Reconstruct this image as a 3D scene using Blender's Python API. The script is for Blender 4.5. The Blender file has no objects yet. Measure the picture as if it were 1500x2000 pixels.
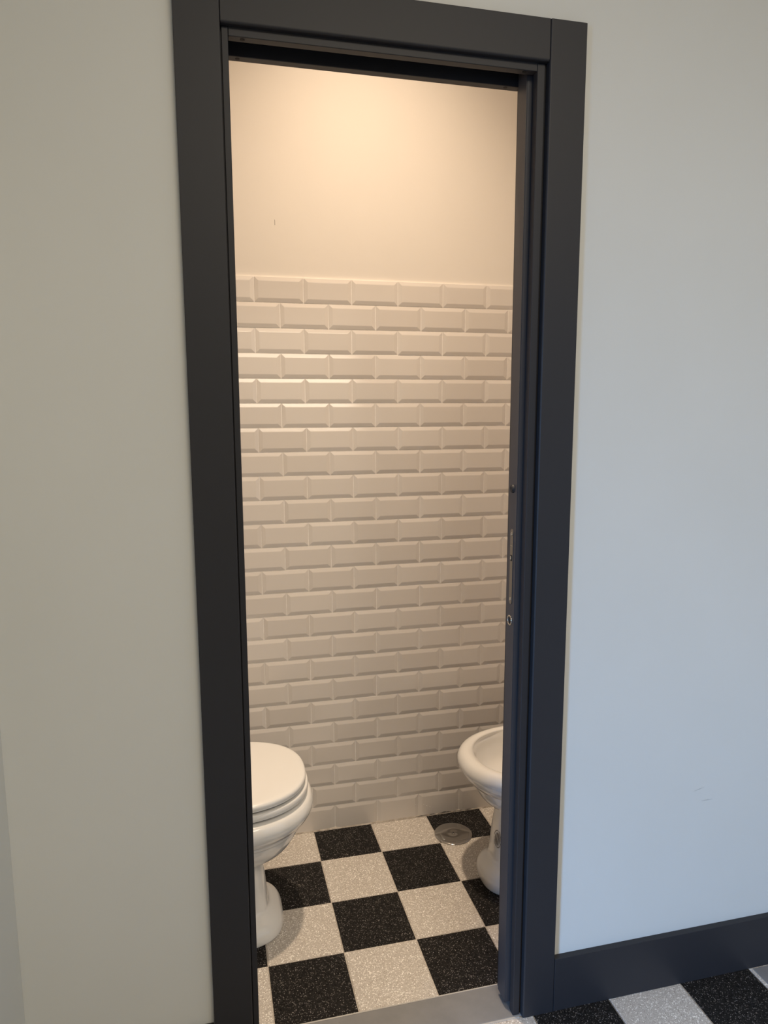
import bpy, bmesh, math, random
from mathutils import Matrix, Vector

C = bpy.context.scene.collection
scene = bpy.context.scene
random.seed(7)

# ------------------------------------------------------------------ camera
CAM = Vector((-0.45952, -2.30480, 1.46428))
RIGHT = Vector((0.9713756, -0.2375328, -0.0027569))
DOWN = Vector((-0.0372629, -0.1409020, -0.9893220))
FWD = Vector((0.2346080, 0.9611060, -0.1457200))
cam_data = bpy.data.cameras.new('camera')
cam = bpy.data.objects.new('camera', cam_data)
C.objects.link(cam)
m = Matrix.Identity(4)
for i in range(3):
    m[i][0] = RIGHT[i]; m[i][1] = -DOWN[i]; m[i][2] = -FWD[i]; m[i][3] = CAM[i]
cam.matrix_world = m
cam_data.sensor_fit = 'VERTICAL'
cam_data.sensor_height = 24.0
cam_data.sensor_width = 18.0
cam_data.lens = 1403.85 / 2000 * 24.0
cam_data.clip_start = 0.02
scene.camera = cam

# ------------------------------------------------------------------ light
scene.view_settings.view_transform = 'Standard'
scene.view_settings.look = 'None'
scene.view_settings.gamma = 1
scene.view_settings.use_curve_mapping = False
scene.view_settings.exposure = 0.0

world = bpy.data.worlds.new('sky'); scene.world = world
world.use_nodes = True
world.node_tree.nodes['Background'].inputs[0].default_value = (0.55, 0.75, 1.0, 1)
world.node_tree.nodes['Background'].inputs[1].default_value = 0.6

def area(name, loc, target, sx, sy, power, col, spread=180):
    d = bpy.data.lights.new(name, 'AREA'); d.shape = 'RECTANGLE'
    d.size = sx; d.size_y = sy; d.energy = power; d.color = col
    d.spread = math.radians(spread)
    o = bpy.data.objects.new(name, d); C.objects.link(o)
    o.location = loc
    o.rotation_euler = (Vector(target) - Vector(loc)).to_track_quat('-Z', 'Y').to_euler()
    return o

# daylight entering through the window in the hall's far side wall
area('daylight_window', (-3.46, -3.75, 1.15), (0.75, -0.88, -0.6), 0.7, 1.1, 37, (0.20, 0.49, 1.0), 68)
# unseen area lamp added under the hall ceiling as warm fill
area('hall_fill_light', (0.35, -3.3, 2.98), (0.35, -3.3, 0), 1.5, 1.5, 65, (1.0, 0.87, 0.69))

# ------------------------------------------------------------------ materials
def nm(name):
    mt = bpy.data.materials.new(name); mt.use_nodes = True
    nt = mt.node_tree
    return mt, nt, nt.nodes['Principled BSDF']

def N(nt, typ, **kw):
    n = nt.nodes.new(typ)
    for k, v in kw.items():
        setattr(n, k, v)
    return n

def math_node(nt, op, a, b=None):
    n = N(nt, 'ShaderNodeMath', operation=op)
    for i, v in enumerate((a, b)):
        if v is None: continue
        if isinstance(v, (int, float)): n.inputs[i].default_value = v
        else: nt.links.new(v, n.inputs[i])
    return n.outputs[0]

def mix(nt, fac, a, b):
    n = N(nt, 'ShaderNodeMix', data_type='RGBA')
    for s, v in ((n.inputs[0], fac), (n.inputs[6], a), (n.inputs[7], b)):
        if isinstance(v, (int, float)): s.default_value = v
        elif isinstance(v, tuple): s.default_value = (*v, 1)
        else: nt.links.new(v, s)
    return n.outputs[2]

def noise(nt, scale, detail=3, rough=0.5, vec=None):
    n = N(nt, 'ShaderNodeTexNoise')
    n.inputs['Scale'].default_value = scale; n.inputs['Detail'].default_value = detail
    n.inputs['Roughness'].default_value = rough
    if vec is not None: nt.links.new(vec, n.inputs['Vector'])
    return n

def bump(nt, b, height, strength, dist=0.001):
    n = N(nt, 'ShaderNodeBump'); n.inputs['Strength'].default_value = strength
    n.inputs['Distance'].default_value = dist
    nt.links.new(height, n.inputs['Height']); nt.links.new(n.outputs[0], b.inputs['Normal'])

def plain(name, col, rough=0.5, metal=0.0, spec=0.5, coat=0.0):
    mt, nt, b = nm(name)
    b.inputs['Base Color'].default_value = (*col, 1)
    b.inputs['Roughness'].default_value = rough
    b.inputs['Metallic'].default_value = metal
    b.inputs['Specular IOR Level'].default_value = spec
    b.inputs['Coat Weight'].default_value = coat
    return mt

def paint(name, col, var=0.04, rough=0.6, bscale=260, bstr=0.06):
    mt, nt, b = nm(name)
    g = N(nt, 'ShaderNodeNewGeometry').outputs['Position']
    n1 = noise(nt, 3.0, 4, 0.55, g)
    c2 = tuple(max(0, c * (1 - var * 2)) for c in col)
    c1 = tuple(min(1, c * (1 + var)) for c in col)
    nt.links.new(mix(nt, n1.outputs['Fac'], c2, c1), b.inputs['Base Color'])
    b.inputs['Roughness'].default_value = rough
    n2 = noise(nt, bscale, 2, 0.5, g)
    bump(nt, b, n2.outputs['Fac'], bstr, 0.0006)
    return mt

def terrazzo_color(nt, pos, dark):
    """returns colour socket for a terrazzo with marble chips"""
    v = N(nt, 'ShaderNodeTexVoronoi', feature='F1')
    v.inputs['Scale'].default_value = 300 if dark else 290
    v.inputs['Randomness'].default_value = 1.0
    nt.links.new(pos, v.inputs['Vector'])
    sep = N(nt, 'ShaderNodeSeparateColor'); nt.links.new(v.outputs['Color'], sep.inputs[0])
    # chip radius varies per cell
    if dark:
        thr = math_node(nt, 'MULTIPLY_ADD', sep.outputs[0], 0.44); thr.node.inputs[2].default_value = 0.0
    else:
        thr = math_node(nt, 'MULTIPLY_ADD', sep.outputs[0], 0.46); thr.node.inputs[2].default_value = 0.13
    chip = math_node(nt, 'LESS_THAN', v.outputs['Distance'], thr)
    v2 = N(nt, 'ShaderNodeTexVoronoi', feature='F1'); v2.inputs['Scale'].default_value = 430
    nt.links.new(pos, v2.inputs['Vector'])
    sep2 = N(nt, 'ShaderNodeSeparateColor'); nt.links.new(v2.outputs['Color'], sep2.inputs[0])
    fine = math_node(nt, 'LESS_THAN', v2.outputs['Distance'],
                     math_node(nt, 'MULTIPLY_ADD', sep2.outputs[1], 0.45))
    cloud = noise(nt, 9, 3, 0.5, pos).outputs['Fac']
    if dark:
        base = mix(nt, cloud, (0.0022, 0.0020, 0.0022), (0.0045, 0.0041, 0.0042))
        base = mix(nt, math_node(nt, 'MULTIPLY', fine, 0.22), base, (0.07, 0.065, 0.062))
        chipc = mix(nt, sep.outputs[1], (0.03, 0.028, 0.027), (0.30, 0.28, 0.265))
    else:
        base = mix(nt, cloud, (0.345, 0.30, 0.262), (0.43, 0.38, 0.335))
        base = mix(nt, math_node(nt, 'MULTIPLY', fine, 0.45), base, (0.72, 0.69, 0.64))
        chipc = mix(nt, sep.outputs[1], (0.52, 0.47, 0.42), (0.98, 0.95, 0.90))
    return mix(nt, chip, base, chipc)

def terrazzo(name, dark):
    mt, nt, b = nm(name)
    g = N(nt, 'ShaderNodeNewGeometry').outputs['Position']
    nt.links.new(terrazzo_color(nt, g, dark), b.inputs['Base Color'])
    b.inputs['Roughness'].default_value = 0.55
    b.inputs['Specular IOR Level'].default_value = 0.08 if dark else 0.3
    return mt

# pale sage hall paint, a wiped patch or two
def hall_paint():
    mt, nt, b = nm('sage_wall_paint')
    g = N(nt, 'ShaderNodeNewGeometry').outputs['Position']
    n1 = noise(nt, 2.2, 4, 0.55, g)
    nt.links.new(mix(nt, n1.outputs['Fac'], (0.605, 0.604, 0.565), (0.66, 0.659, 0.62)), b.inputs['Base Color'])
    b.inputs['Roughness'].default_value = 0.45
    bump(nt, b, noise(nt, 320, 2, 0.5, g).outputs['Fac'], 0.05, 0.0005)
    return mt

M_SAGE = hall_paint()
M_CREAM = paint('white_wall_paint', (0.78, 0.738, 0.69), 0.015, 0.65, 180, 0.12)
M_CEIL = paint('ceiling_paint', (0.80, 0.79, 0.76), 0.01, 0.8)
M_FRAME = paint('anthracite_lacquer', (0.023, 0.0225, 0.0255), 0.02, 0.5, 500, 0.02)
M_FRAME.node_tree.nodes['Principled BSDF'].inputs['Specular IOR Level'].default_value = 0.36
M_LEAF = paint('door_leaf_lacquer', (0.046, 0.0445, 0.049), 0.02, 0.48, 500, 0.02)
M_BLACK = plain('track_black', (0.004, 0.004, 0.005), 0.7)
M_LIGHT = terrazzo('pale_terrazzo', False)
M_DARK = terrazzo('black_terrazzo', True)
M_STEEL = plain('stainless_steel', (0.54, 0.53, 0.51), 0.09, 1.0)
M_SATIN = plain('satin_nickel', (0.26, 0.255, 0.245), 0.38, 1.0)
M_CERAMIC = plain('white_vitreous_china', (0.82, 0.81, 0.79), 0.12, 0, 0.5, 0.5)
M_SEAT = plain('white_seat_lacquer', (0.80, 0.79, 0.77), 0.2, 0, 0.5, 0.2)
M_RUBBER = plain('black_rubber', (0.012, 0.012, 0.013), 0.6)
M_INK = plain('emblem_ink', (0.10, 0.085, 0.085), 0.4)
M_SCUFF = plain('scuff_grey', (0.22, 0.20, 0.18), 0.7)
M_LAMPWHITE = plain('lamp_housing_white', (0.75, 0.74, 0.72), 0.4)

def glaze():
    mt, nt, b = nm('bevelled_white_glaze')
    oi = N(nt, 'ShaderNodeObjectInfo')
    c = mix(nt, oi.outputs['Random'], (0.675, 0.632, 0.595), (0.725, 0.685, 0.65))
    nt.links.new(c, b.inputs['Base Color'])
    b.inputs['Roughness'].default_value = 0.14
    b.inputs['Specular IOR Level'].default_value = 0.5
    g = N(nt, 'ShaderNodeNewGeometry').outputs['Position']
    bump(nt, b, noise(nt, 22, 2, 0.4, g).outputs['Fac'], 0.08, 0.002)
    return mt
M_GLAZE = glaze()

def grout(name, c1, c2, scale=30):
    mt, nt, b = nm(name)
    g = N(nt, 'ShaderNodeNewGeometry').outputs['Position']
    n1 = noise(nt, scale, 5, 0.65, g)
    r = N(nt, 'ShaderNodeValToRGB'); nt.links.new(n1.outputs['Fac'], r.inputs[0])
    r.color_ramp.elements[0].position = 0.38; r.color_ramp.elements[0].color = (*c1, 1)
    r.color_ramp.elements[1].position = 0.6; r.color_ramp.elements[1].color = (*c2, 1)
    nt.links.new(r.outputs[0], b.inputs['Base Color'])
    b.inputs['Roughness'].default_value = 0.85
    return mt
M_GROUT = grout('white_grout', (0.80, 0.77, 0.73), (0.90, 0.87, 0.84))
M_FGROUT = grout('beige_floor_grout', (0.40, 0.355, 0.31), (0.56, 0.51, 0.445))
M_BEAD = grout('stained_sealant', (0.36, 0.31, 0.26), (0.58, 0.53, 0.47), 40)
M_MOULD = grout('dark_mould', (0.09, 0.086, 0.08), (0.30, 0.28, 0.255), 60)

def stone():
    mt, nt, b = nm('grey_stone')
    g = N(nt, 'ShaderNodeNewGeometry').outputs['Position']
    n1 = noise(nt, 14, 6, 0.6, g)
    c = mix(nt, n1.outputs['Fac'], (0.165, 0.165, 0.168), (0.27, 0.268, 0.27))
    v = N(nt, 'ShaderNodeTexVoronoi', feature='F1'); v.inputs['Scale'].default_value = 34
    nt.links.new(g, v.inputs['Vector'])
    sp = math_node(nt, 'LESS_THAN', v.outputs['Distance'], 0.07)
    c = mix(nt, math_node(nt, 'MULTIPLY', sp, 0.35), c, (0.16, 0.15, 0.14))
    nt.links.new(c, b.inputs['Base Color'])
    b.inputs['Roughness'].default_value = 0.45
    bump(nt, b, n1.outputs['Fac'], 0.1, 0.001)
    return mt
M_STONE = stone()

# floor screed beyond the built tiles: same chequer carried on by the material
TS = 0.204            # tile module
TX0 = -0.1519         # a joint line in x
def chequer():
    mt, nt, b = nm('chequer_terrazzo_far')
    g = N(nt, 'ShaderNodeNewGeometry').outputs['Position']
    vm = N(nt, 'ShaderNodeVectorMath', operation='ADD'); vm.inputs[1].default_value = (-TX0 + 40 * TS, 0.882 + 40 * TS, 0.05)
    nt.links.new(g, vm.inputs[0])
    ck = N(nt, 'ShaderNodeTexChecker'); ck.inputs['Scale'].default_value = 1 / TS
    nt.links.new(vm.outputs[0], ck.inputs['Vector'])
    c = mix(nt, ck.outputs['Fac'], terrazzo_color(nt, g, True), terrazzo_color(nt, g, False))
    nt.links.new(c, b.inputs['Base Color']); b.inputs['Roughness'].default_value = 0.45
    return mt
M_CHEQ = chequer()

# ------------------------------------------------------------------ helpers
def box(bm, x0, x1, y0, y1, z0, z1):
    vs = [bm.verts.new((x, y, z)) for x in (x0, x1) for y in (y0, y1) for z in (z0, z1)]
    for f in ((0, 1, 3, 2), (4, 6, 7, 5), (0, 4, 5, 1), (2, 3, 7, 6), (0, 2, 6, 4), (1, 5, 7, 3)):
        bm.faces.new([vs[i] for i in f])
    return vs

def finish(bm, name, mat, smooth=False):
    bmesh.ops.recalc_face_normals(bm, faces=bm.faces)
    me = bpy.data.meshes.new(name); bm.to_mesh(me); bm.free()
    me.materials.append(mat)
    if smooth:
        for p in me.polygons: p.use_smooth = True
    return me

def link(name, me, parent=None, loc=None):
    o = bpy.data.objects.new(name, me); C.objects.link(o)
    if parent is not None: o.parent = parent
    if loc is not None: o.location = loc
    return o

def boxes(name, lst, mat, parent=None, bevel=0.0, segs=2):
    bm = bmesh.new()
    for b in lst: box(bm, *b)
    if bevel:
        bmesh.ops.bevel(bm, geom=list(bm.edges), offset=bevel, segments=segs, affect='EDGES', profile=0.5)
    return link(name, finish(bm, name, mat), parent)

def empty(name, loc=(0, 0, 0)):
    o = bpy.data.objects.new(name, None); C.objects.link(o); o.location = loc
    o.empty_display_size = 0.05
    return o

def struct(o, label, cat):
    o['kind'] = 'structure'; o['label'] = label; o['category'] = cat
    return o

def thing(o, label, cat, group=None):
    o['label'] = label; o['category'] = cat
    if group: o['group'] = group
    return o

def cyl(bm, c, r, h, axis='z', seg=24, r2=None):
    """solid disc from c along +axis by h"""
    r2 = r if r2 is None else r2
    a, b = [], []
    for i in range(seg):
        t = 2 * math.pi * i / seg; u, v = math.cos(t), math.sin(t)
        if axis == 'z':
            a.append(bm.verts.new((c[0] + r * u, c[1] + r * v, c[2]))); b.append(bm.verts.new((c[0] + r2 * u, c[1] + r2 * v, c[2] + h)))
        elif axis == 'x':
            a.append(bm.verts.new((c[0], c[1] + r * u, c[2] + r * v))); b.append(bm.verts.new((c[0] + h, c[1] + r2 * u, c[2] + r2 * v)))
        else:
            a.append(bm.verts.new((c[0] + r * u, c[1], c[2] + r * v))); b.append(bm.verts.new((c[0] + r2 * u, c[1] + h, c[2] + r2 * v)))
    for i in range(seg):
        j = (i + 1) % seg
        bm.faces.new((a[i], a[j], b[j], b[i]))
    bm.faces.new(a); bm.faces.new(b)

def ringtube(bm, c, R, r, axis='x', seg=28, sub=8, sy=1.0, sz=1.0):
    vs = []
    for i in range(seg):
        t = 2 * math.pi * i / seg
        row = []
        for k in range(sub):
            p = 2 * math.pi * k / sub
            rad = R + r * math.cos(p); h = r * math.sin(p)
            if axis == 'x': co = (c[0] + h, c[1] + rad * math.cos(t) * sy, c[2] + rad * math.sin(t) * sz)
            else: co = (c[0] + rad * math.cos(t), c[1] + rad * math.sin(t), c[2] + h)
            row.append(bm.verts.new(co))
        vs.append(row)
    for i in range(seg):
        for k in range(sub):
            bm.faces.new((vs[i][k], vs[(i + 1) % seg][k], vs[(i + 1) % seg][(k + 1) % sub], vs[i][(k + 1) % sub]))

# ------------------------------------------------------------------ key dimensions
YC = -0.889        # front of casing
YW = -0.8735       # hall face of the partition
YJ = -0.876        # front of jamb lining
YS0, YS1 = -0.856, -0.800   # door slot
YR = -0.779        # rear of lining
XL, XR = -0.492, 0.3065      # casing outer
XLI, XRI = -0.411, 0.2275    # casing inner
JL, JR = -0.397, 0.207       # lining inner
ZT, ZHB, ZJ = 2.218, 2.1395, 2.124
TILE_TOP = 1.859
RX0, RX1 = -0.80, 0.86       # toilet room side walls
HZ = 3.30                    # toilet ceiling
HALL_Z = 3.02
HX0, HX1 = -3.4, 1.6
HY0 = -5.35
CRACK = -0.864               # inner corner with short side wall
SIDE_END = -1.62             # where the short side wall stops

# ------------------------------------------------------------------ structure
# partition with the door opening and the pocket
w = boxes('wall_front', [
    (HX0, XL + 0.02, YW, -0.785, 0, HALL_Z),
    (XL + 0.02, XR - 0.02, YW, -0.785, ZT - 0.02, HALL_Z),
    (XR - 0.02, HX1, YW, YS0 - 0.002, 0, ZT - 0.02),
    (XR - 0.02, HX1, YW, -0.785, ZT - 0.02, HALL_Z),
    (XR - 0.02, HX1, YS1 + 0.002, -0.785, 0, ZT - 0.02)], M_SAGE)
struct(w, 'pale sage painted partition wall around the dark door frame', 'wall')
M_MARK = plain('wall_scratch', (0.42, 0.43, 0.41), 0.6)
for (xa, za), (xb, zb) in (((0.676, 0.518), (0.708, 0.526)), ((0.699, 0.4895), (0.735, 0.4905))):
    bm = bmesh.new(); hh = 0.0009
    P = [(xa, za), ((xa + xb) / 2, (za + zb) / 2 - hh), (xb, zb), ((xa + xb) / 2, (za + zb) / 2 + hh)]
    A = [bm.verts.new((x, YW - 0.0003, z)) for x, z in P]; B = [bm.verts.new((x, YW + 0.0005, z)) for x, z in P]
    bm.faces.new(A)
    for i in range(4): bm.faces.new((A[i], A[(i + 1) % 4], B[(i + 1) % 4], B[i]))
    link('scuff_mark', finish(bm, 'scuff_mark', M_MARK), w)
w = boxes('wall_inner', [
    (RX0, XL + 0.02, -0.785, YR - 0.001, 0, HZ),
    (XL + 0.02, XR - 0.02, -0.785, YR - 0.001, ZT - 0.02, HZ),
    (XR - 0.02, RX1, -0.785, YR - 0.001, 0, HZ)], M_CREAM)
struct(w, 'white painted toilet side of the partition around the doorway', 'wall')
w = boxes('wall_side', [(CRACK - 0.12, CRACK, SIDE_END, YW - 0.0005, 0, HALL_Z)], M_SAGE)
struct(w, 'short sage wall meeting the partition left of the door', 'wall')

wall_back = boxes('wall_back', [(RX0 - 0.1, RX1 + 0.1, 0.0075, 0.12, 0, HZ)], M_CREAM)
struct(wall_back, 'white toilet room wall with bevelled metro tiles on its lower part', 'wall')
wl = boxes('wall_left', [(RX0 - 0.1, RX0, YR - 0.001, 0.0075, 0, HZ)], M_CREAM)
struct(wl, 'toilet room side wall behind the toilet', 'wall')
wr = boxes('wall_right', [(RX1, RX1 + 0.1, YR - 0.001, 0.0075, 0, HZ)], M_CREAM)
struct(wr, 'toilet room side wall behind the bidet', 'wall')
struct(boxes('ceiling', [(RX0 - 0.1, RX1 + 0.1, -0.785, 0.12, HZ, HZ + 0.05)], M_CEIL), 'white toilet room ceiling', 'ceiling')
struct(boxes('ceiling_hall', [(HX0 - 0.1, HX1 + 0.1, HY0 - 0.1, -0.785, HALL_Z, HALL_Z + 0.05)], M_CEIL), 'white hall ceiling', 'ceiling')
# hall shell behind the camera, with a window in its rear wall
WY0, WY1, WZ0, WZ1 = -4.2, -3.3, 0.5, 1.8
struct(boxes('wall_west', [
    (HX0 - 0.1, HX0, HY0, WY0, 0, HALL_Z), (HX0 - 0.1, HX0, WY1, -0.785, 0, HALL_Z),
    (HX0 - 0.1, HX0, WY0, WY1, 0, WZ0), (HX0 - 0.1, HX0, WY0, WY1, WZ1, HALL_Z)], M_SAGE), 'far sage hall wall with a low window', 'wall')
struct(boxes('wall_rear', [(HX0, HX1, HY0 - 0.1, HY0, 0, HALL_Z)], M_SAGE), 'sage hall wall behind the camera', 'wall')
EY0, EY1, EZ0, EZ1 = -4.3, -2.5, 0.25, 2.35  # unseen opening added so sky light reflects in the right casing
struct(boxes('wall_east', [(HX1, HX1 + 0.1, HY0, EY0, 0, HALL_Z), (HX1, HX1 + 0.1, EY1, -0.785, 0, HALL_Z),
    (HX1, HX1 + 0.1, EY0, EY1, 0, EZ0), (HX1, HX1 + 0.1, EY0, EY1, EZ1, HALL_Z)], M_SAGE), 'sage hall wall beyond the baseboard', 'wall')
win = boxes('window_1', [(HX0 - 0.06, HX0 - 0.01, WY0, WY0 + 0.05, WZ0, WZ1), (HX0 - 0.06, HX0 - 0.01, WY1 - 0.05, WY1, WZ0, WZ1),
    (HX0 - 0.06, HX0 - 0.01, WY0 + 0.05, WY1 - 0.05, WZ0, WZ0 + 0.05), (HX0 - 0.06, HX0 - 0.01, WY0 + 0.05, WY1 - 0.05, WZ1 - 0.05, WZ1)], M_FRAME)
struct(win, 'dark framed low window in the far hall wall', 'window')
win_added = boxes('window_added', [(HX1 + 0.03, HX1 + 0.08, EY0, EY0 + 0.05, EZ0, EZ1), (HX1 + 0.03, HX1 + 0.08, EY1 - 0.05, EY1, EZ0, EZ1),
    (HX1 + 0.03, HX1 + 0.08, EY0 + 0.05, EY1 - 0.05, EZ0, EZ0 + 0.05), (HX1 + 0.03, HX1 + 0.08, EY0 + 0.05, EY1 - 0.05, EZ1 - 0.05, EZ1)], M_FRAME)
struct(win_added, 'unseen dark framed window added in the hall side wall', 'window')  # frame of the opening added for the casing's sky reflection

# ------------------------------------------------------------------ metro tiles
TW, TH = 0.152, 0.077
J = 0.0013
def metro_mesh(w_, h_, bl=True, br=True, bt=True, bb=True):
    """bevelled tile, back at y=0, flat raised face at y=-0.0095"""
    bm = bmesh.new()
    x0, x1, z0, z1 = -w_ / 2, w_ / 2, -h_ / 2, h_ / 2
    bv = 0.0115
    base = [(x0, z0), (x1, z0), (x1, z1), (x0, z1)]
    ix0, ix1 = x0 + (bv if bl else 0), x1 - (bv if br else 0)
    iz0, iz1 = z0 + (bv if bb else 0), z1 - (bv if bt else 0)
    inn = [(ix0, iz0), (ix1, iz0), (ix1, iz1), (ix0, iz1)]
    A = [bm.verts.new((x, 0.0, z)) for x, z in base]
    B = [bm.verts.new((x, -0.0060, z)) for x, z in base]
    D = [bm.verts.new((x, -0.0084, z)) for x, z in inn]
    for i in range(4):
        j = (i + 1) % 4
        bm.faces.new((A[i], A[j], B[j], B[i])); bm.faces.new((B[i], B[j], D[j], D[i]))
    bm.faces.new(D); bm.faces.new(A[::-1])
    bmesh.ops.remove_doubles(bm, verts=bm.verts, dist=1e-6)
    bmesh.ops.dissolve_degenerate(bm, edges=bm.edges, dist=1e-6)
    # soften the glazed arrises
    top = [e for e in bm.edges if all(abs(v.co.y + 0.0084) < 1e-5 for v in e.verts)]
    bmesh.ops.bevel(bm, geom=top, offset=0.0012, segments=2, affect='EDGES', profile=0.5)
    return finish(bm, 'tile', M_GLAZE)

FULL = metro_mesh(TW - 2 * J, TH - 2 * J)
VX0, VX1 = RX0 + 0.002, RX1 - 0.002
YB = 0.0072
for r in range(24):
    zt = TILE_TOP - r * TH
    h_ = TH if r < 23 else zt - 0.002
    off = 0.0 if r % 2 == 0 else 0.5
    k = math.floor((VX0 / TW) - off) - 1
    drift = random.uniform(-0.0012, 0.0012)
    while True:
        xa = (k + off) * TW + drift; xb = xa + TW; k += 1
        if xa > VX1: break
        a, b = max(xa, VX0), min(xb, VX1)
        if b - a < 0.012: continue
        full = (b - a) > TW - 1e-6 and r < 23
        me = FULL if full else metro_mesh(b - a - 2 * J, h_ - 2 * J, a == xa, b == xb, True, r < 23)
        o = link('tile', me, wall_back)
        o.location = ((a + b) / 2 + random.uniform(-.0002, .0002), YB + random.uniform(-.0003, .0002), zt - h_ / 2 + random.uniform(-.00025, .00025))
        o.rotation_euler = (random.gauss(0, .0022), random.gauss(0, .0008), random.gauss(0, .0022))
boxes('grout', [(VX0, VX1, 0.0022, 0.0074, 0.001, TILE_TOP - 0.0005)], M_GROUT, wall_back)
# stained sealant bead at the foot of the tiles
bm = bmesh.new()
n = 60; rows = []
for i in range(n + 1):
    x = VX0 + (VX1 - VX0) * i / n
    s = 0.0018 + 0.0008 * random.random()
    rows.append([bm.verts.new((x, 0.0021, s + 0.0042)), bm.verts.new((x, -0.0012, s + 0.0030)), bm.verts.new((x, -0.0026 - s * 0.5, 0.0006)), bm.verts.new((x, 0.0021, 0.0006))])
for i in range(n):
    for q in range(4):
        bm.faces.new((rows[i][q], rows[i + 1][q], rows[i + 1][(q + 1) % 4], rows[i][(q + 1) % 4]))
link('sealant_bead', finish(bm, 'sealant_bead', M_BEAD), wall_back)
# mould growing in patches along the foot of the last tiles
for xa, xb, zb in ((0.215, 0.262, 0.0060), (0.268, 0.292, 0.0085), (0.300, 0.352, 0.0125), (0.356, 0.40, 0.0075), (0.402, 0.43, 0.0055)):
    bm = bmesh.new(); k_ = 14; up = []; lo_ = []
    for i in range(k_ + 1):
        t = i / k_; x = xa + (xb - xa) * t
        hgt = 0.42 * zb * math.sin(math.pi * t) ** 0.6 * random.uniform(0.55, 1.0)
        up.append(bm.verts.new((x, -0.0018, 0.0035 + hgt))); lo_.append(bm.verts.new((x, -0.0030, 0.0022)))
    for i in range(k_): bm.faces.new((up[i], up[i + 1], lo_[i + 1], lo_[i]))
    link('mould_patch', finish(bm, 'mould_patch', M_MOULD), wall_back)
SPLASH = [(0.249, 0.087, .0022, .0012, .4), (0.240, 0.089, .0014, .0009, 0), (0.217, 0.050, .0018, .0013, 0), (0.247, 0.046, .0028, .0010, -.6), (0.258, 0.040, .0040, .0010, -.5), (0.270, 0.034, .0032, .0012, -.35), (0.282, 0.031, .0014, .0009, 0)]
# white splashes dried on the glaze
M_SPLASH = plain('dried_splash', (0.9, 0.89, 0.87), 0.5)
bm = bmesh.new()
for x, z, a_, b_, r_ in SPLASH:
    c_, s_ = math.cos(r_), math.sin(r_)
    vs = [bm.verts.new((x + a_ * math.cos(t) * c_ - b_ * math.sin(t) * s_, -0.0017, z + a_ * math.cos(t) * s_ + b_ * math.sin(t) * c_)) for t in [i * math.pi / 4 for i in range(8)]]
    bm.faces.new(vs)
o = link('dried_splash', finish(bm, 'dried_splash', M_SPLASH), wall_back); o['kind'] = 'stuff'
# little mark on the paint above the tiles
boxes('scuff_mark', [(-0.2362, -0.2350, 0.0069, 0.0074, 2.012, 2.028)], M_SCUFF, wall_back)

# plain joined tiling on the two side walls (seen only edge-on, if at all)
def side_tiles(parent, x, sgn):
    bm = bmesh.new()
    for r in range(24):
        zt = TILE_TOP - r * TH; off = 0.5 * (r % 2)
        k = -7
        while k < 1:
            ya = max((k + off) * TW, YR + 0.004); yb = min((k + off + 1) * TW, -0.004); k += 1
            if yb - ya < 0.015: continue
            z0 = max(zt - TH + J, 0.003)
            o_ = [(ya + J, z0), (yb - J, z0), (yb - J, zt - J), (ya + J, zt - J)]
            i_ = [(ya + .0115, z0 + .0115), (yb - .0115, z0 + .0115), (yb - .0115, zt - .0115), (ya + .0115, zt - .0115)]
            if yb - ya < 0.03: i_ = [((p[0] + q[0]) / 2, (p[1] + q[1]) / 2) for p, q in zip(o_, i_)]
            A = [bm.verts.new((x + sgn * .0005, y, z)) for y, z in o_]
            B = [bm.verts.new((x + sgn * .006, y, z)) for y, z in o_]
            D = [bm.verts.new((x + sgn * .0092, y, z)) for y, z in i_]
            for i in range(4):
                j = (i + 1) % 4
                bm.faces.new((A[i], A[j], B[j], B[i])); bm.faces.new((B[i], B[j], D[j], D[i]))
            bm.faces.new(D)
    o = link('tiling', finish(bm, 'tiling', M_GLAZE), parent); o['kind'] = 'stuff'
side_tiles(wl, RX0, 1); side_tiles(wr, RX1, -1)

# ------------------------------------------------------------------ floors
floor = boxes('floor', [(RX0 - 0.1, RX1 + 0.1, YR + 0.0, 0.12, -0.06, -0.0016)], M_FGROUT)
struct(floor, 'black and pale chequered terrazzo floor of the toilet room', 'floor')
floor_hall = boxes('floor_hall', [(HX0 - 0.1, HX1 + 0.1, HY0 - 0.1, -0.7795, -0.06, -0.0016)], M_CHEQ)
struct(floor_hall, 'chequered terrazzo floor of the hall', 'floor')
def floor_tile_mesh(w_, d_, mat):
    bm = bmesh.new(); g = 0.0013
    box(bm, -w_ / 2 + g, w_ / 2 - g, -d_ / 2 + g, d_ / 2 - g, -0.006, 0.0)
    bmesh.ops.bevel(bm, geom=[e for e in bm.edges if all(v.co.z > -0.001 for v in e.verts)], offset=0.0008, segments=1, affect='EDGES')
    return finish(bm, 'tile', mat)
FT = {0: floor_tile_mesh(TS, TS, M_LIGHT), 1: floor_tile_mesh(TS, TS, M_DARK)}
def lay(parent, xs, ys, parity, xmin, xmax, ymin, ymax):
    for i in xs:
        for jy, (ya, yb) in enumerate(ys):
            xa = TX0 + i * TS; xb = xa + TS
            a, b = max(xa, xmin), min(xb, xmax); c, d = max(ya, ymin), min(yb, ymax)
            if b - a < 0.01 or d - c < 0.01: continue
            col = (i + jy + parity) % 2
            me = FT[col] if (b - a > TS - 1e-5 and d - c > TS - 1e-5) else floor_tile_mesh(b - a, d - c, (M_LIGHT, M_DARK)[col])
            o = link('tile', me, parent)
            o.location = ((a + b) / 2, (c + d) / 2, random.uniform(-.0002, .0002))
Y1 = 0.0371 - TS
lay(floor, range(-4, 6), [(Y1 - (j + 1) * TS + TS, Y1 - j * TS + TS) for j in range(0, 4)], 1, RX0 + .001, RX1 - .001, YR + 0.002, 0.0)
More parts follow.
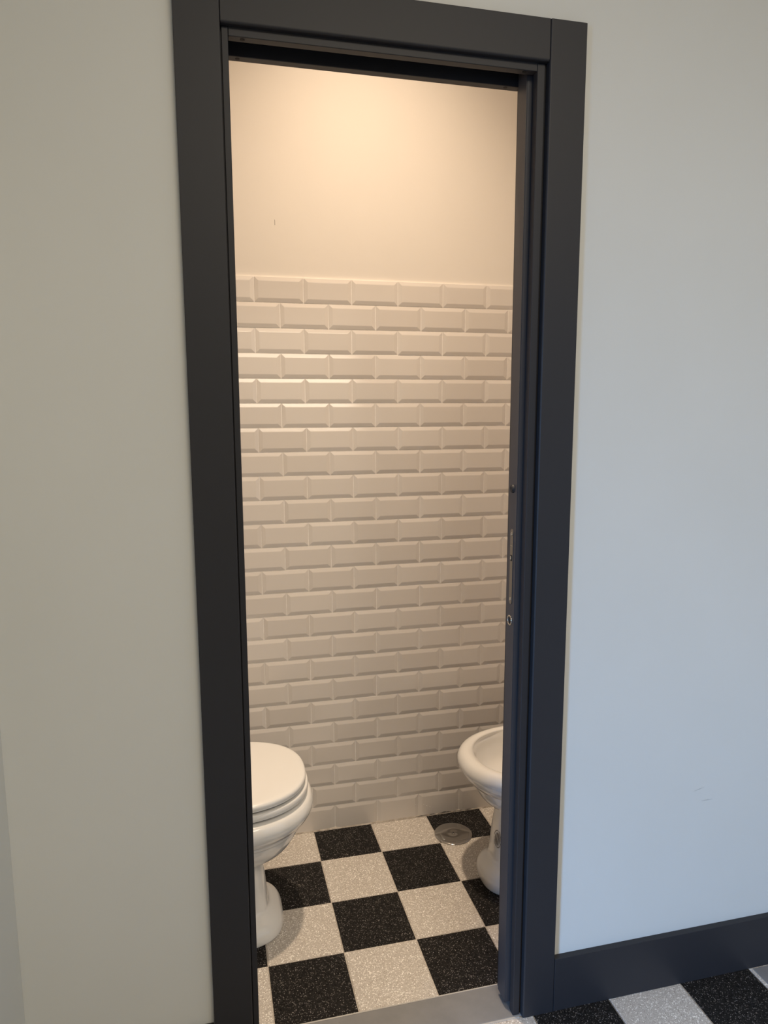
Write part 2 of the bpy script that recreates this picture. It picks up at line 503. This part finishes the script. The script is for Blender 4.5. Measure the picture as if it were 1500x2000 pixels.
lay(floor_hall, range(-5, 9), [(-0.882 - (j + 1) * TS, -0.882 - j * TS) for j in range(0, 4)], 1, CRACK - 0.3, HX1 - 0.002, -1.8, -0.882)

# thresholds
th = boxes('trim_1', [(-0.44, 0.30, -0.879, YR, -0.012, 0.0012)], M_STONE, bevel=0.0012, segs=1)
struct(th, 'grey stone threshold slab under the doorway', 'threshold')
M_EDGE = plain('pale_joint', (0.47, 0.45, 0.42), 0.6)
boxes('joint_strip', [(JL, JR + .02, YR - 0.0005, YR + 0.0032, -0.005, 0.0016), (JL, JR + .015, -0.8835, -0.8795, -0.005, 0.0010)], M_EDGE, th)
th2 = boxes('trim_2', [(0.8785, 1.45, -0.951, -0.8895, -0.004, 0.0012)], M_STONE, bevel=0.001, segs=1)
struct(th2, 'grey stone strip on the hall floor below the far end of the baseboard', 'floor strip')

# ------------------------------------------------------------------ casing and lining
casing = empty('trim_3', (0, YC, 0))
struct(casing, 'wide anthracite door casing with its jamb lining', 'door frame')
def part(name, lst, bevel=0.0, mat=M_FRAME, segs=2, parent=casing):
    o = boxes(name, lst, mat, None, bevel, segs); o.parent = parent
    o.matrix_parent_inverse = Matrix.Translation(-Vector(parent.location)); return o
def rounded_board(name, b, test, big):
    bm = bmesh.new(); box(bm, *b)
    e = [q for q in bm.edges if all(test(v.co) for v in q.verts)]
    bmesh.ops.bevel(bm, geom=e, offset=big, segments=4, affect='EDGES', profile=0.5)
    e = [q for q in bm.edges if len(q.link_faces) == 2 and q.calc_face_angle(0) > 0.9]
    bmesh.ops.bevel(bm, geom=e, offset=0.0007, segments=1, affect='EDGES', profile=0.5)
    o = link(name, finish(bm, name, M_FRAME), casing); o.matrix_parent_inverse = Matrix.Translation(-Vector(casing.location)); return o
front = lambda v: abs(v.y - YC) < 1e-3
rounded_board('casing_stile', (XL, XLI, YC, YW + 0.0005, 0.001, ZT), lambda v: front(v) and abs(v.x - XLI) < 1e-4, 0.0022)
rounded_board('casing_stile', (XRI, XR, YC, YW + 0.0005, 0.001, ZT), lambda v: front(v) and abs(v.x - XRI) < 1e-4, 0.0040)
rounded_board('casing_head', (XLI + 0.0006, XRI - 0.0006, YC + 0.0003, YW + 0.0005, ZHB, ZT - 0.0004), lambda v: front(v) and abs(v.z - ZHB) < 1e-4, 0.0045)
part('jamb', [(XLI - 0.03, JL, YJ + 0.006, YR, 0.001, ZT - 0.022), (XLI + 0.0022, JL, YJ, YJ + 0.0065, 0.001, ZHB)], 0.0008, segs=1)
part('jamb', [(JR, XRI - 0.0035, YJ, YS0, 0.001, ZHB), (JR + 0.004, XRI + 0.04, YW + 0.002, YS0, 0.001, ZHB)], 0.0016)
part('jamb', [(JR, XRI + 0.05, YS1, YR, 0.001, ZHB)], 0.0012)
part('head_lining', [(JL + 0.0003, JR, YJ + 0.0006, YS0, ZJ, ZHB + 0.004)], 0.0012)
part('head_lining', [(JL + 0.0003, JR, YS1, YR, ZJ, ZHB + 0.02)], 0.0012)
part('track_housing', [(JL, XRI + .05, YS0 - 0.001, YS1 + 0.001, ZJ + 0.062, ZJ + 0.07), (JL, XRI + .05, YS0 - 0.003, YS0 - 0.0005, ZJ + 0.004, ZJ + 0.07),
                       (JL, XRI + .05, YS1 + 0.0005, YS1 + 0.003, ZJ + 0.004, ZJ + 0.07)], mat=M_BLACK)
bm = bmesh.new()
for hx, hy in ((-0.371, -0.8665), (-0.377, -0.790), (0.182, -0.868), (0.174, -0.792)):
    bm2 = bmesh.new(); cyl(bm2, (hx, hy, ZJ - 0.0006), 0.0042, 0.003, 'z', 16)
    o = link('screw_hole', finish(bm2, 'screw_hole', M_BLACK), casing); o.matrix_parent_inverse = Matrix.Translation(-Vector(casing.location))
bm.free()
# toilet side casing
part('rear_casing', [(XL, XLI, YR - 0.001, YR + 0.015, 0.002, ZT), (XRI, XR, YR - 0.001, YR + 0.015, 0.002, ZT), (XLI, XRI, YR - 0.001, YR + 0.015, ZHB + 0.02, ZT)], 0.001, segs=1)

# sealant strip casing/wall is left plain; baseboard
bb = boxes('baseboard_right', [(XR + 0.0016, HX1, YC + 0.0003, YW + 0.0005, 0.0012, 0.1425)], M_FRAME, bevel=0.0012)
struct(bb, 'anthracite baseboard running right from the door casing', 'baseboard')
struct(boxes('baseboard_left', [(CRACK + 0.001, XL - 0.0016, YC + 0.0003, YW + 0.0005, 0.0012, 0.1425)], M_FRAME, bevel=0.0012),
       'anthracite baseboard left of the door casing', 'baseboard')

# ------------------------------------------------------------------ sliding door leaf
DX, DY0, DY1 = 0.1965, -0.8505, -0.8065
DYC = (DY0 + DY1) / 2
door = empty('door_1', (DX, DYC, 0.016))
struct(door, 'anthracite sliding door leaf pushed back into the wall pocket', 'door')
def dpart(name, me, parent=door, base=None):
    o = link(name, me, parent)
    o.matrix_parent_inverse = Matrix.Translation(-Vector((DX, DYC, 0.016)))
    return o
bm = bmesh.new(); box(bm, DX, DX + 0.62, DY0, DY1, 0.016, 2.150)
bmesh.ops.bevel(bm, geom=list(bm.edges), offset=0.0015, segments=2, affect='EDGES')
dpart('leaf', finish(bm, 'leaf', M_LEAF))
# rubber bumper
bm = bmesh.new(); cyl(bm, (DX - 0.004, DYC, 1.2815), 0.0085, 0.0045, 'x', 24, 0.0100); ringtube(bm, (DX - 0.003, DYC, 1.2815), 0.0052, 0.0018, 'x', 20, 6)
dpart('door_bumper', finish(bm, 'door_bumper', M_RUBBER))
# lock face plate with round ends
def stadium(bm, x, h, yc, zc, half_w, half_l, seg=14):
    pts = []
    for i in range(seg + 1):
        t = math.pi * i / seg; pts.append((yc + half_w * math.cos(t), zc + half_l - half_w + half_w * math.sin(t)))
    for i in range(seg + 1):
        t = math.pi + math.pi * i / seg; pts.append((yc + half_w * math.cos(t), zc - half_l + half_w + half_w * math.sin(t)))
    A = [bm.verts.new((x, y, z)) for y, z in pts]; B = [bm.verts.new((x + h, y, z)) for y, z in pts]
    n_ = len(pts)
    for i in range(n_):
        bm.faces.new((A[i], A[(i + 1) % n_], B[(i + 1) % n_], B[i]))
    bm.faces.new(A); bm.faces.new(B)
PZ = 1.1045
bm = bmesh.new(); stadium(bm, DX - 0.0012, 0.004, DYC - 0.0015, PZ, 0.0075, 0.0865)
plate = dpart('lock_plate', finish(bm, 'lock_plate', M_SATIN))
for z in (PZ + 0.0745, PZ - 0.0745):
    bm = bmesh.new(); cyl(bm, (DX - 0.0026, DYC - 0.0015, z), 0.0032, 0.0022, 'x', 16, 0.0052)
    o = link('screw', finish(bm, 'screw', M_STEEL), plate)
bm = bmesh.new(); box(bm, DX - 0.0018, DX + 0.001, DYC - 0.0055, DYC + 0.0025, PZ + 0.014, PZ + 0.027)
o = link('latch_slot', finish(bm, 'latch_slot', M_BLACK), plate)
bm = bmesh.new(); box(bm, DX - 0.0034, DX + 0.001, DYC - 0.0045, DYC + 0.0010, PZ + 0.0165, PZ + 0.0245)
bmesh.ops.bevel(bm, geom=list(bm.edges), offset=0.0008, segments=1, affect='EDGES')
o = link('latch', finish(bm, 'latch', M_STEEL), plate)
bm = bmesh.new(); box(bm, DX - 0.0016, DX + 0.001, DYC - 0.0075, DYC + 0.0045, PZ + 0.048, PZ + 0.049)
o = link('latch_line', finish(bm, 'latch_line', M_STEEL), plate)
# finger pull ring
bm = bmesh.new(); ringtube(bm, (DX - 0.0006, DYC, 0.9795), 0.0102, 0.0022, 'x', 32, 8)
pull = dpart('finger_pull', finish(bm, 'finger_pull', M_STEEL, True))
bm = bmesh.new(); cyl(bm, (DX - 0.0006, DYC, 0.9795), 0.0098, 0.002, 'x', 28)
o = link('recess', finish(bm, 'recess', M_BLACK), pull)

# ------------------------------------------------------------------ sanitary ware (lofted)
def ring_pts(xt, xb, b, n_, z, nseg=88, frac=0.5, sgn=1, yaxis=0.0):
    """closed section: tip at xt, back at xb (distance along -sgn), half width b, exponent n_"""
    xc = xt - sgn * abs(xt - xb) * frac
    a1 = abs(xt - xc); a2 = abs(xb - xc)
    pts = []
    for i in range(nseg):
        t = 2 * math.pi * i / nseg
        c, s = math.cos(t), math.sin(t)
        nn = n_ if c >= 0 else max(n_, 3.0) * 0.5 + n_ * 0.5
        ex = 2 / nn
        cx = math.copysign(abs(c) ** ex, c); sy = math.copysign(abs(s) ** ex, s)
        pts.append((xc + sgn * cx * (a1 if c >= 0 else a2), yaxis + b * sy, z))
    return pts

def interp(prof, sub=4):
    """Catmull-Rom through rows of numbers"""
    out = []
    P = [prof[0]] + prof + [prof[-1]]
    for i in range(1, len(P) - 2):
        for k in range(sub):
            t = k / sub
            row = []
            for a, b, c, d in zip(P[i - 1], P[i], P[i + 1], P[i + 2]):
                row.append(0.5 * (2 * b + (c - a) * t + (2 * a - 5 * b + 4 * c - d) * t * t + (3 * b - a - 3 * c + d) * t ** 3))
            out.append(tuple(row))
    out.append(prof[-1])
    return out

def loft(name, prof, mat, parent, sgn, yaxis, frac=0.5, sub=4, cap0=True, cap1=True):
    bm = bmesh.new(); R = []
    for (z, xt, xb, b, n_) in interp(prof, sub):
        R.append([bm.verts.new(p) for p in ring_pts(xt, xb, b, n_, z, 88, frac, sgn, yaxis)])
    for A, B in zip(R[:-1], R[1:]):
        for i in range(len(A)):
            j = (i + 1) % len(A)
            bm.faces.new((A[i], A[j], B[j], B[i]))
    if cap0: bm.faces.new(R[0])
    if cap1: bm.faces.new(R[-1])
    o = link(name, finish(bm, name, mat, True), parent)
    o.matrix_parent_inverse = Matrix.Translation(-Vector(parent.location))
    return o

# toilet: faces +x
TA = -0.382
XB = RX0 + 0.012
toilet = thing(empty('toilet', (-0.50, TA, 0)), 'white close-lidded toilet with pedestal foot, beside the left door jamb', 'toilet')
LB = -0.665
prof = [  # z, tip, back, halfwidth, exponent  (pedestal, bowl, rim)
    (0.000, -0.304, -0.640, 0.128, 3.0), (0.005, -0.299, -0.642, 0.132, 3.0), (0.018, -0.298, -0.642, 0.132, 3.0),
    (0.033, -0.301, -0.641, 0.128, 3.0), (0.046, -0.309, -0.640, 0.119, 3.0), (0.056, -0.323, -0.637, 0.105, 3.1),
    (0.064, -0.335, -0.635, 0.093, 3.3), (0.080, -0.3405, -0.635, 0.086, 3.6),
    (0.150, -0.346, -0.635, 0.081, 3.7), (0.203, -0.351, -0.635, 0.080, 3.5), (0.214, -0.348, -0.638, 0.084, 3.0),
    (0.221, -0.334, -0.645, 0.098, 2.7), (0.232, -0.308, -0.655, 0.120, 2.5), (0.253, -0.276, -0.668, 0.146, 2.4),
    (0.282, -0.254, -0.68, 0.165, 2.3), (0.307, -0.243, -0.69, 0.175, 2.3), (0.3135, -0.2405, -0.692, 0.177, 2.3), (0.3155, -0.236, -0.692, 0.181, 2.3),
    (0.3285, -0.2315, -0.693, 0.185, 2.3), (0.3305, -0.2265, -0.694, 0.189, 2.3), (0.334, -0.223, -0.695, 0.192, 2.3),
    (0.344, -0.215, -0.696, 0.198, 2.3), (0.357, -0.208, -0.697, 0.2025, 2.3), (0.371, -0.206, -0.698, 0.204, 2.3),
    (0.385, -0.210, -0.697, 0.201, 2.3), (0.393, -0.2165, -0.696, 0.1955, 2.3), (0.397, -0.228, -0.69, 0.186, 2.3), (0.3975, -0.255, -0.68, 0.165, 2.3)]
loft('bowl', prof, M_CERAMIC, toilet, 1, TA)
prof = [(0.4085, -0.250, -0.675, 0.170, 2.35), (0.4086, -0.2225, -0.677, 0.188, 2.35), (0.4096, -0.2205, -0.678, 0.190, 2.35), (0.416, -0.219, -0.678, 0.1915, 2.35),
        (0.4235, -0.2200, -0.677, 0.1905, 2.35), (0.4262, -0.2225, -0.676, 0.188, 2.35), (0.4268, -0.228, -0.67, 0.183, 2.35), (0.4268, -0.250, -0.67, 0.165, 2.35)]
loft('seat', prof, M_SEAT, toilet, 1, TA)
prof = [(0.4365, -0.262, -0.672, 0.165, 2.35), (0.4366, -0.2285, -0.674, 0.189, 2.35), (0.4376, -0.2265, -0.675, 0.191, 2.35), (0.445, -0.225, -0.675, 0.1925, 2.35),
        (0.451, -0.2270, -0.674, 0.191, 2.35), (0.4545, -0.233, -0.673, 0.186, 2.35), (0.456, -0.250, -0.665, 0.172, 2.35), (0.457, -0.32, -0.62, 0.11, 2.3)]
loft('lid', prof, M_SEAT, toilet, 1, TA)
# buffers that keep lid, seat and rim apart
for bx, by in ((-0.33, 0.09), (-0.33, -0.09), (-0.60, 0.09), (-0.60, -0.09)):
    for z0, z1 in ((0.394, 0.4095), (0.427, 0.4378)):
        o = boxes('buffer', [(bx - .008, bx + .008, TA + by - .006, TA + by + .006, z0, z1)], M_SEAT, toilet)
        o.matrix_parent_inverse = Matrix.Translation(-Vector(toilet.location))
bm = bmesh.new(); cyl(bm, (-0.675, TA - 0.09, 0.428), 0.012, 0.18, 'y', 20); box(bm, -0.687, -0.663, TA - .09, TA - .06, 0.385, 0.415); box(bm, -0.687, -0.663, TA + .06, TA + .09, 0.385, 0.415)
o = link('hinge', finish(bm, 'hinge', M_STEEL), toilet); o.matrix_parent_inverse = Matrix.Translation(-Vector(toilet.location))
bm = bmesh.new(); cyl(bm, (RX0 + 0.012, TA, 0.30), 0.05, 0.19, 'x', 28)
o = link('waste_pipe', finish(bm, 'waste_pipe', M_CERAMIC, False), toilet); o.matrix_parent_inverse = Matrix.Translation(-Vector(toilet.location))

# bidet: faces -x
BA = -0.385
bidet = thing(empty('bidet', (0.56, BA, 0)), 'white ceramic bidet with open basin, partly behind the sliding door edge', 'bidet')
prof = [
    (0.000, 0.320, 0.66, 0.106, 2.8), (0.005, 0.316, 0.662, 0.113, 2.8), (0.025, 0.314, 0.662, 0.114, 2.8),
    (0.041, 0.317, 0.661, 0.110, 2.8), (0.053, 0.325, 0.66, 0.102, 2.9), (0.063, 0.337, 0.655, 0.090, 3.1),
    (0.071, 0.347, 0.652, 0.082, 3.3), (0.088, 0.353, 0.65, 0.077, 3.5), (0.140, 0.3575, 0.65, 0.075, 3.5), (0.190, 0.364, 0.65, 0.074, 3.4), (0.232, 0.371, 0.65, 0.074, 3.2),
    (0.2425, 0.367, 0.652, 0.080, 2.9), (0.250, 0.355, 0.66, 0.092, 2.6), (0.263, 0.335, 0.675, 0.113, 2.4), (0.284, 0.313, 0.695, 0.136, 2.3),
    (0.309, 0.298, 0.715, 0.152, 2.25), (0.3225, 0.292, 0.722, 0.158, 2.25), (0.328, 0.289, 0.725, 0.160, 2.25), (0.3295, 0.284, 0.728, 0.164, 2.25), (0.332, 0.281, 0.73, 0.167, 2.25),
    (0.344, 0.269, 0.735, 0.177, 2.25), (0.362, 0.255, 0.74, 0.187, 2.25), (0.382, 0.2475, 0.745, 0.193, 2.25), (0.397, 0.2495, 0.745, 0.192, 2.25),
    (0.409, 0.258, 0.74, 0.186, 2.25), (0.415, 0.271, 0.735, 0.177, 2.25), (0.4155, 0.282, 0.73, 0.169, 2.25), (0.412, 0.292, 0.725, 0.161, 2.25),
    (0.404, 0.299, 0.62, 0.155, 2.2), (0.390, 0.304, 0.61, 0.151, 2.2), (0.362, 0.310, 0.60, 0.145, 2.2), (0.325, 0.328, 0.59, 0.128, 2.2),
    (0.297, 0.372, 0.57, 0.088, 2.2), (0.284, 0.412, 0.54, 0.05, 2.1), (0.280, 0.455, 0.495, 0.018, 2.0)]
loft('bowl', prof, M_CERAMIC, bidet, -1, BA)
bm = bmesh.new(); cyl(bm, (0.66, BA, 0.395), 0.016, 0.05, 'z', 20); cyl(bm, (0.655, BA, 0.43), 0.009, -0.07, 'x', 16); cyl(bm, (0.66, BA, 0.445), 0.022, 0.02, 'z', 20, 0.018)
o = link('tap', finish(bm, 'tap', M_STEEL), bidet); o.matrix_parent_inverse = Matrix.Translation(-Vector(bidet.location))
bm = bmesh.new(); box(bm, 0.65, RX1 - 0.011, BA - 0.1, BA + 0.1, 0.05, 0.385)
bmesh.ops.bevel(bm, geom=list(bm.edges), offset=0.02, segments=3, affect='EDGES')
o = link('wall_mount', finish(bm, 'wall_mount', M_CERAMIC, False), bidet); o.matrix_parent_inverse = Matrix.Translation(-Vector(bidet.location))
# printed round emblem on the pedestal: ring with a slanting bar between two hatched halves
bm = bmesh.new()
EY, EZ, ER = -0.410, 0.150, 0.0255
def ex(z): return 0.3575 + (z - 0.140) * 0.13 - 0.0007
def quad(p): bm.faces.new([bm.verts.new((ex(z), y, z)) for y, z in p])
seg = 40
for i in range(seg):
    if i % 10 == 9: continue
    t0, t1 = 2 * math.pi * i / seg, 2 * math.pi * (i + 1) / seg
    quad([(EY + ER * math.cos(t), EZ + ER * math.sin(t)) if k else (EY + (ER - .0024) * math.cos(t), EZ + (ER - .0024) * math.sin(t)) for t, k in ((t0, 1), (t1, 1), (t1, 0), (t0, 0))])
for k in range(-5, 6):
    if k == 0: continue
    d = k * 0.0034; hl = math.sqrt(max(0, 0.0185 ** 2 - d * d))
    if hl < 0.003: continue
    ca, sa = math.cos(math.radians(38)), math.sin(math.radians(38))
    # bars run along direction u, offset d along v
    u = (ca, sa); v = (-sa, ca)
    q = [(-hl, -0.0011), (hl, -0.0011), (hl, 0.0011), (-hl, 0.0011)]
    quad([(EY + a * u[0] + (d + b_) * v[0], EZ + a * u[1] + (d + b_) * v[1]) for a, b_ in q])
o = link('emblem', finish(bm, 'emblem', M_INK), bidet); o.matrix_parent_inverse = Matrix.Translation(-Vector(bidet.location))
o['label'] = 'round dark printed emblem'

# ------------------------------------------------------------------ floor drain cover
drain = empty('drain_cover', (0.3145, -0.130, 0.0))
thing(drain, 'round polished steel drain cover on the floor beside the bidet', 'drain cover')
bm = bmesh.new(); seg = 56; R = []
for r_, z in ((0.0655, 0.0002), (0.0655, 0.0016), (0.0645, 0.0030), (0.0600, 0.0042), (0.040, 0.0049), (0.012, 0.0052), (0.0075, 0.0044)):
    R.append([bm.verts.new((r_ * math.cos(2 * math.pi * i / seg), r_ * math.sin(2 * math.pi * i / seg), z)) for i in range(seg)])
for A, B in zip(R[:-1], R[1:]):
    for i in range(seg): bm.faces.new((A[i], A[(i + 1) % seg], B[(i + 1) % seg], B[i]))
bm.faces.new(R[0]); bm.faces.new(R[-1])
link('plate', finish(bm, 'plate', M_STEEL, True), drain)
bm = bmesh.new(); cyl(bm, (0, 0, 0.0040), 0.0058, 0.0022, 'z', 20, 0.0045)
scr = link('screw', finish(bm, 'screw', M_STEEL), drain)
bm = bmesh.new(); cyl(bm, (0, 0, 0.0060), 0.0022, 0.0004, 'z', 12)
link('screw_socket', finish(bm, 'screw_socket', M_BLACK), scr)

# ------------------------------------------------------------------ toilet room ceiling lamp
LX, LY = 0.03, -0.56
lamp = empty('ceiling_lamp', (LX, LY, HZ))
thing(lamp, 'small round ceiling lamp lighting the toilet room', 'lamp')
bm = bmesh.new(); cyl(bm, (0, 0, -0.035), 0.065, 0.034, 'z', 32, 0.06)
link('lamp_base', finish(bm, 'lamp_base', M_LAMPWHITE), lamp)
d = bpy.data.lights.new('toilet_lamp_light', 'SPOT'); d.shadow_soft_size = 0.045; d.energy = 188; d.color = (1.0, 0.78, 0.56)
d.spot_size = math.radians(93); d.spot_blend = 1.0
lo = bpy.data.objects.new('toilet_lamp_light', d); C.objects.link(lo); lo.location = (LX, LY, HZ - 0.045)
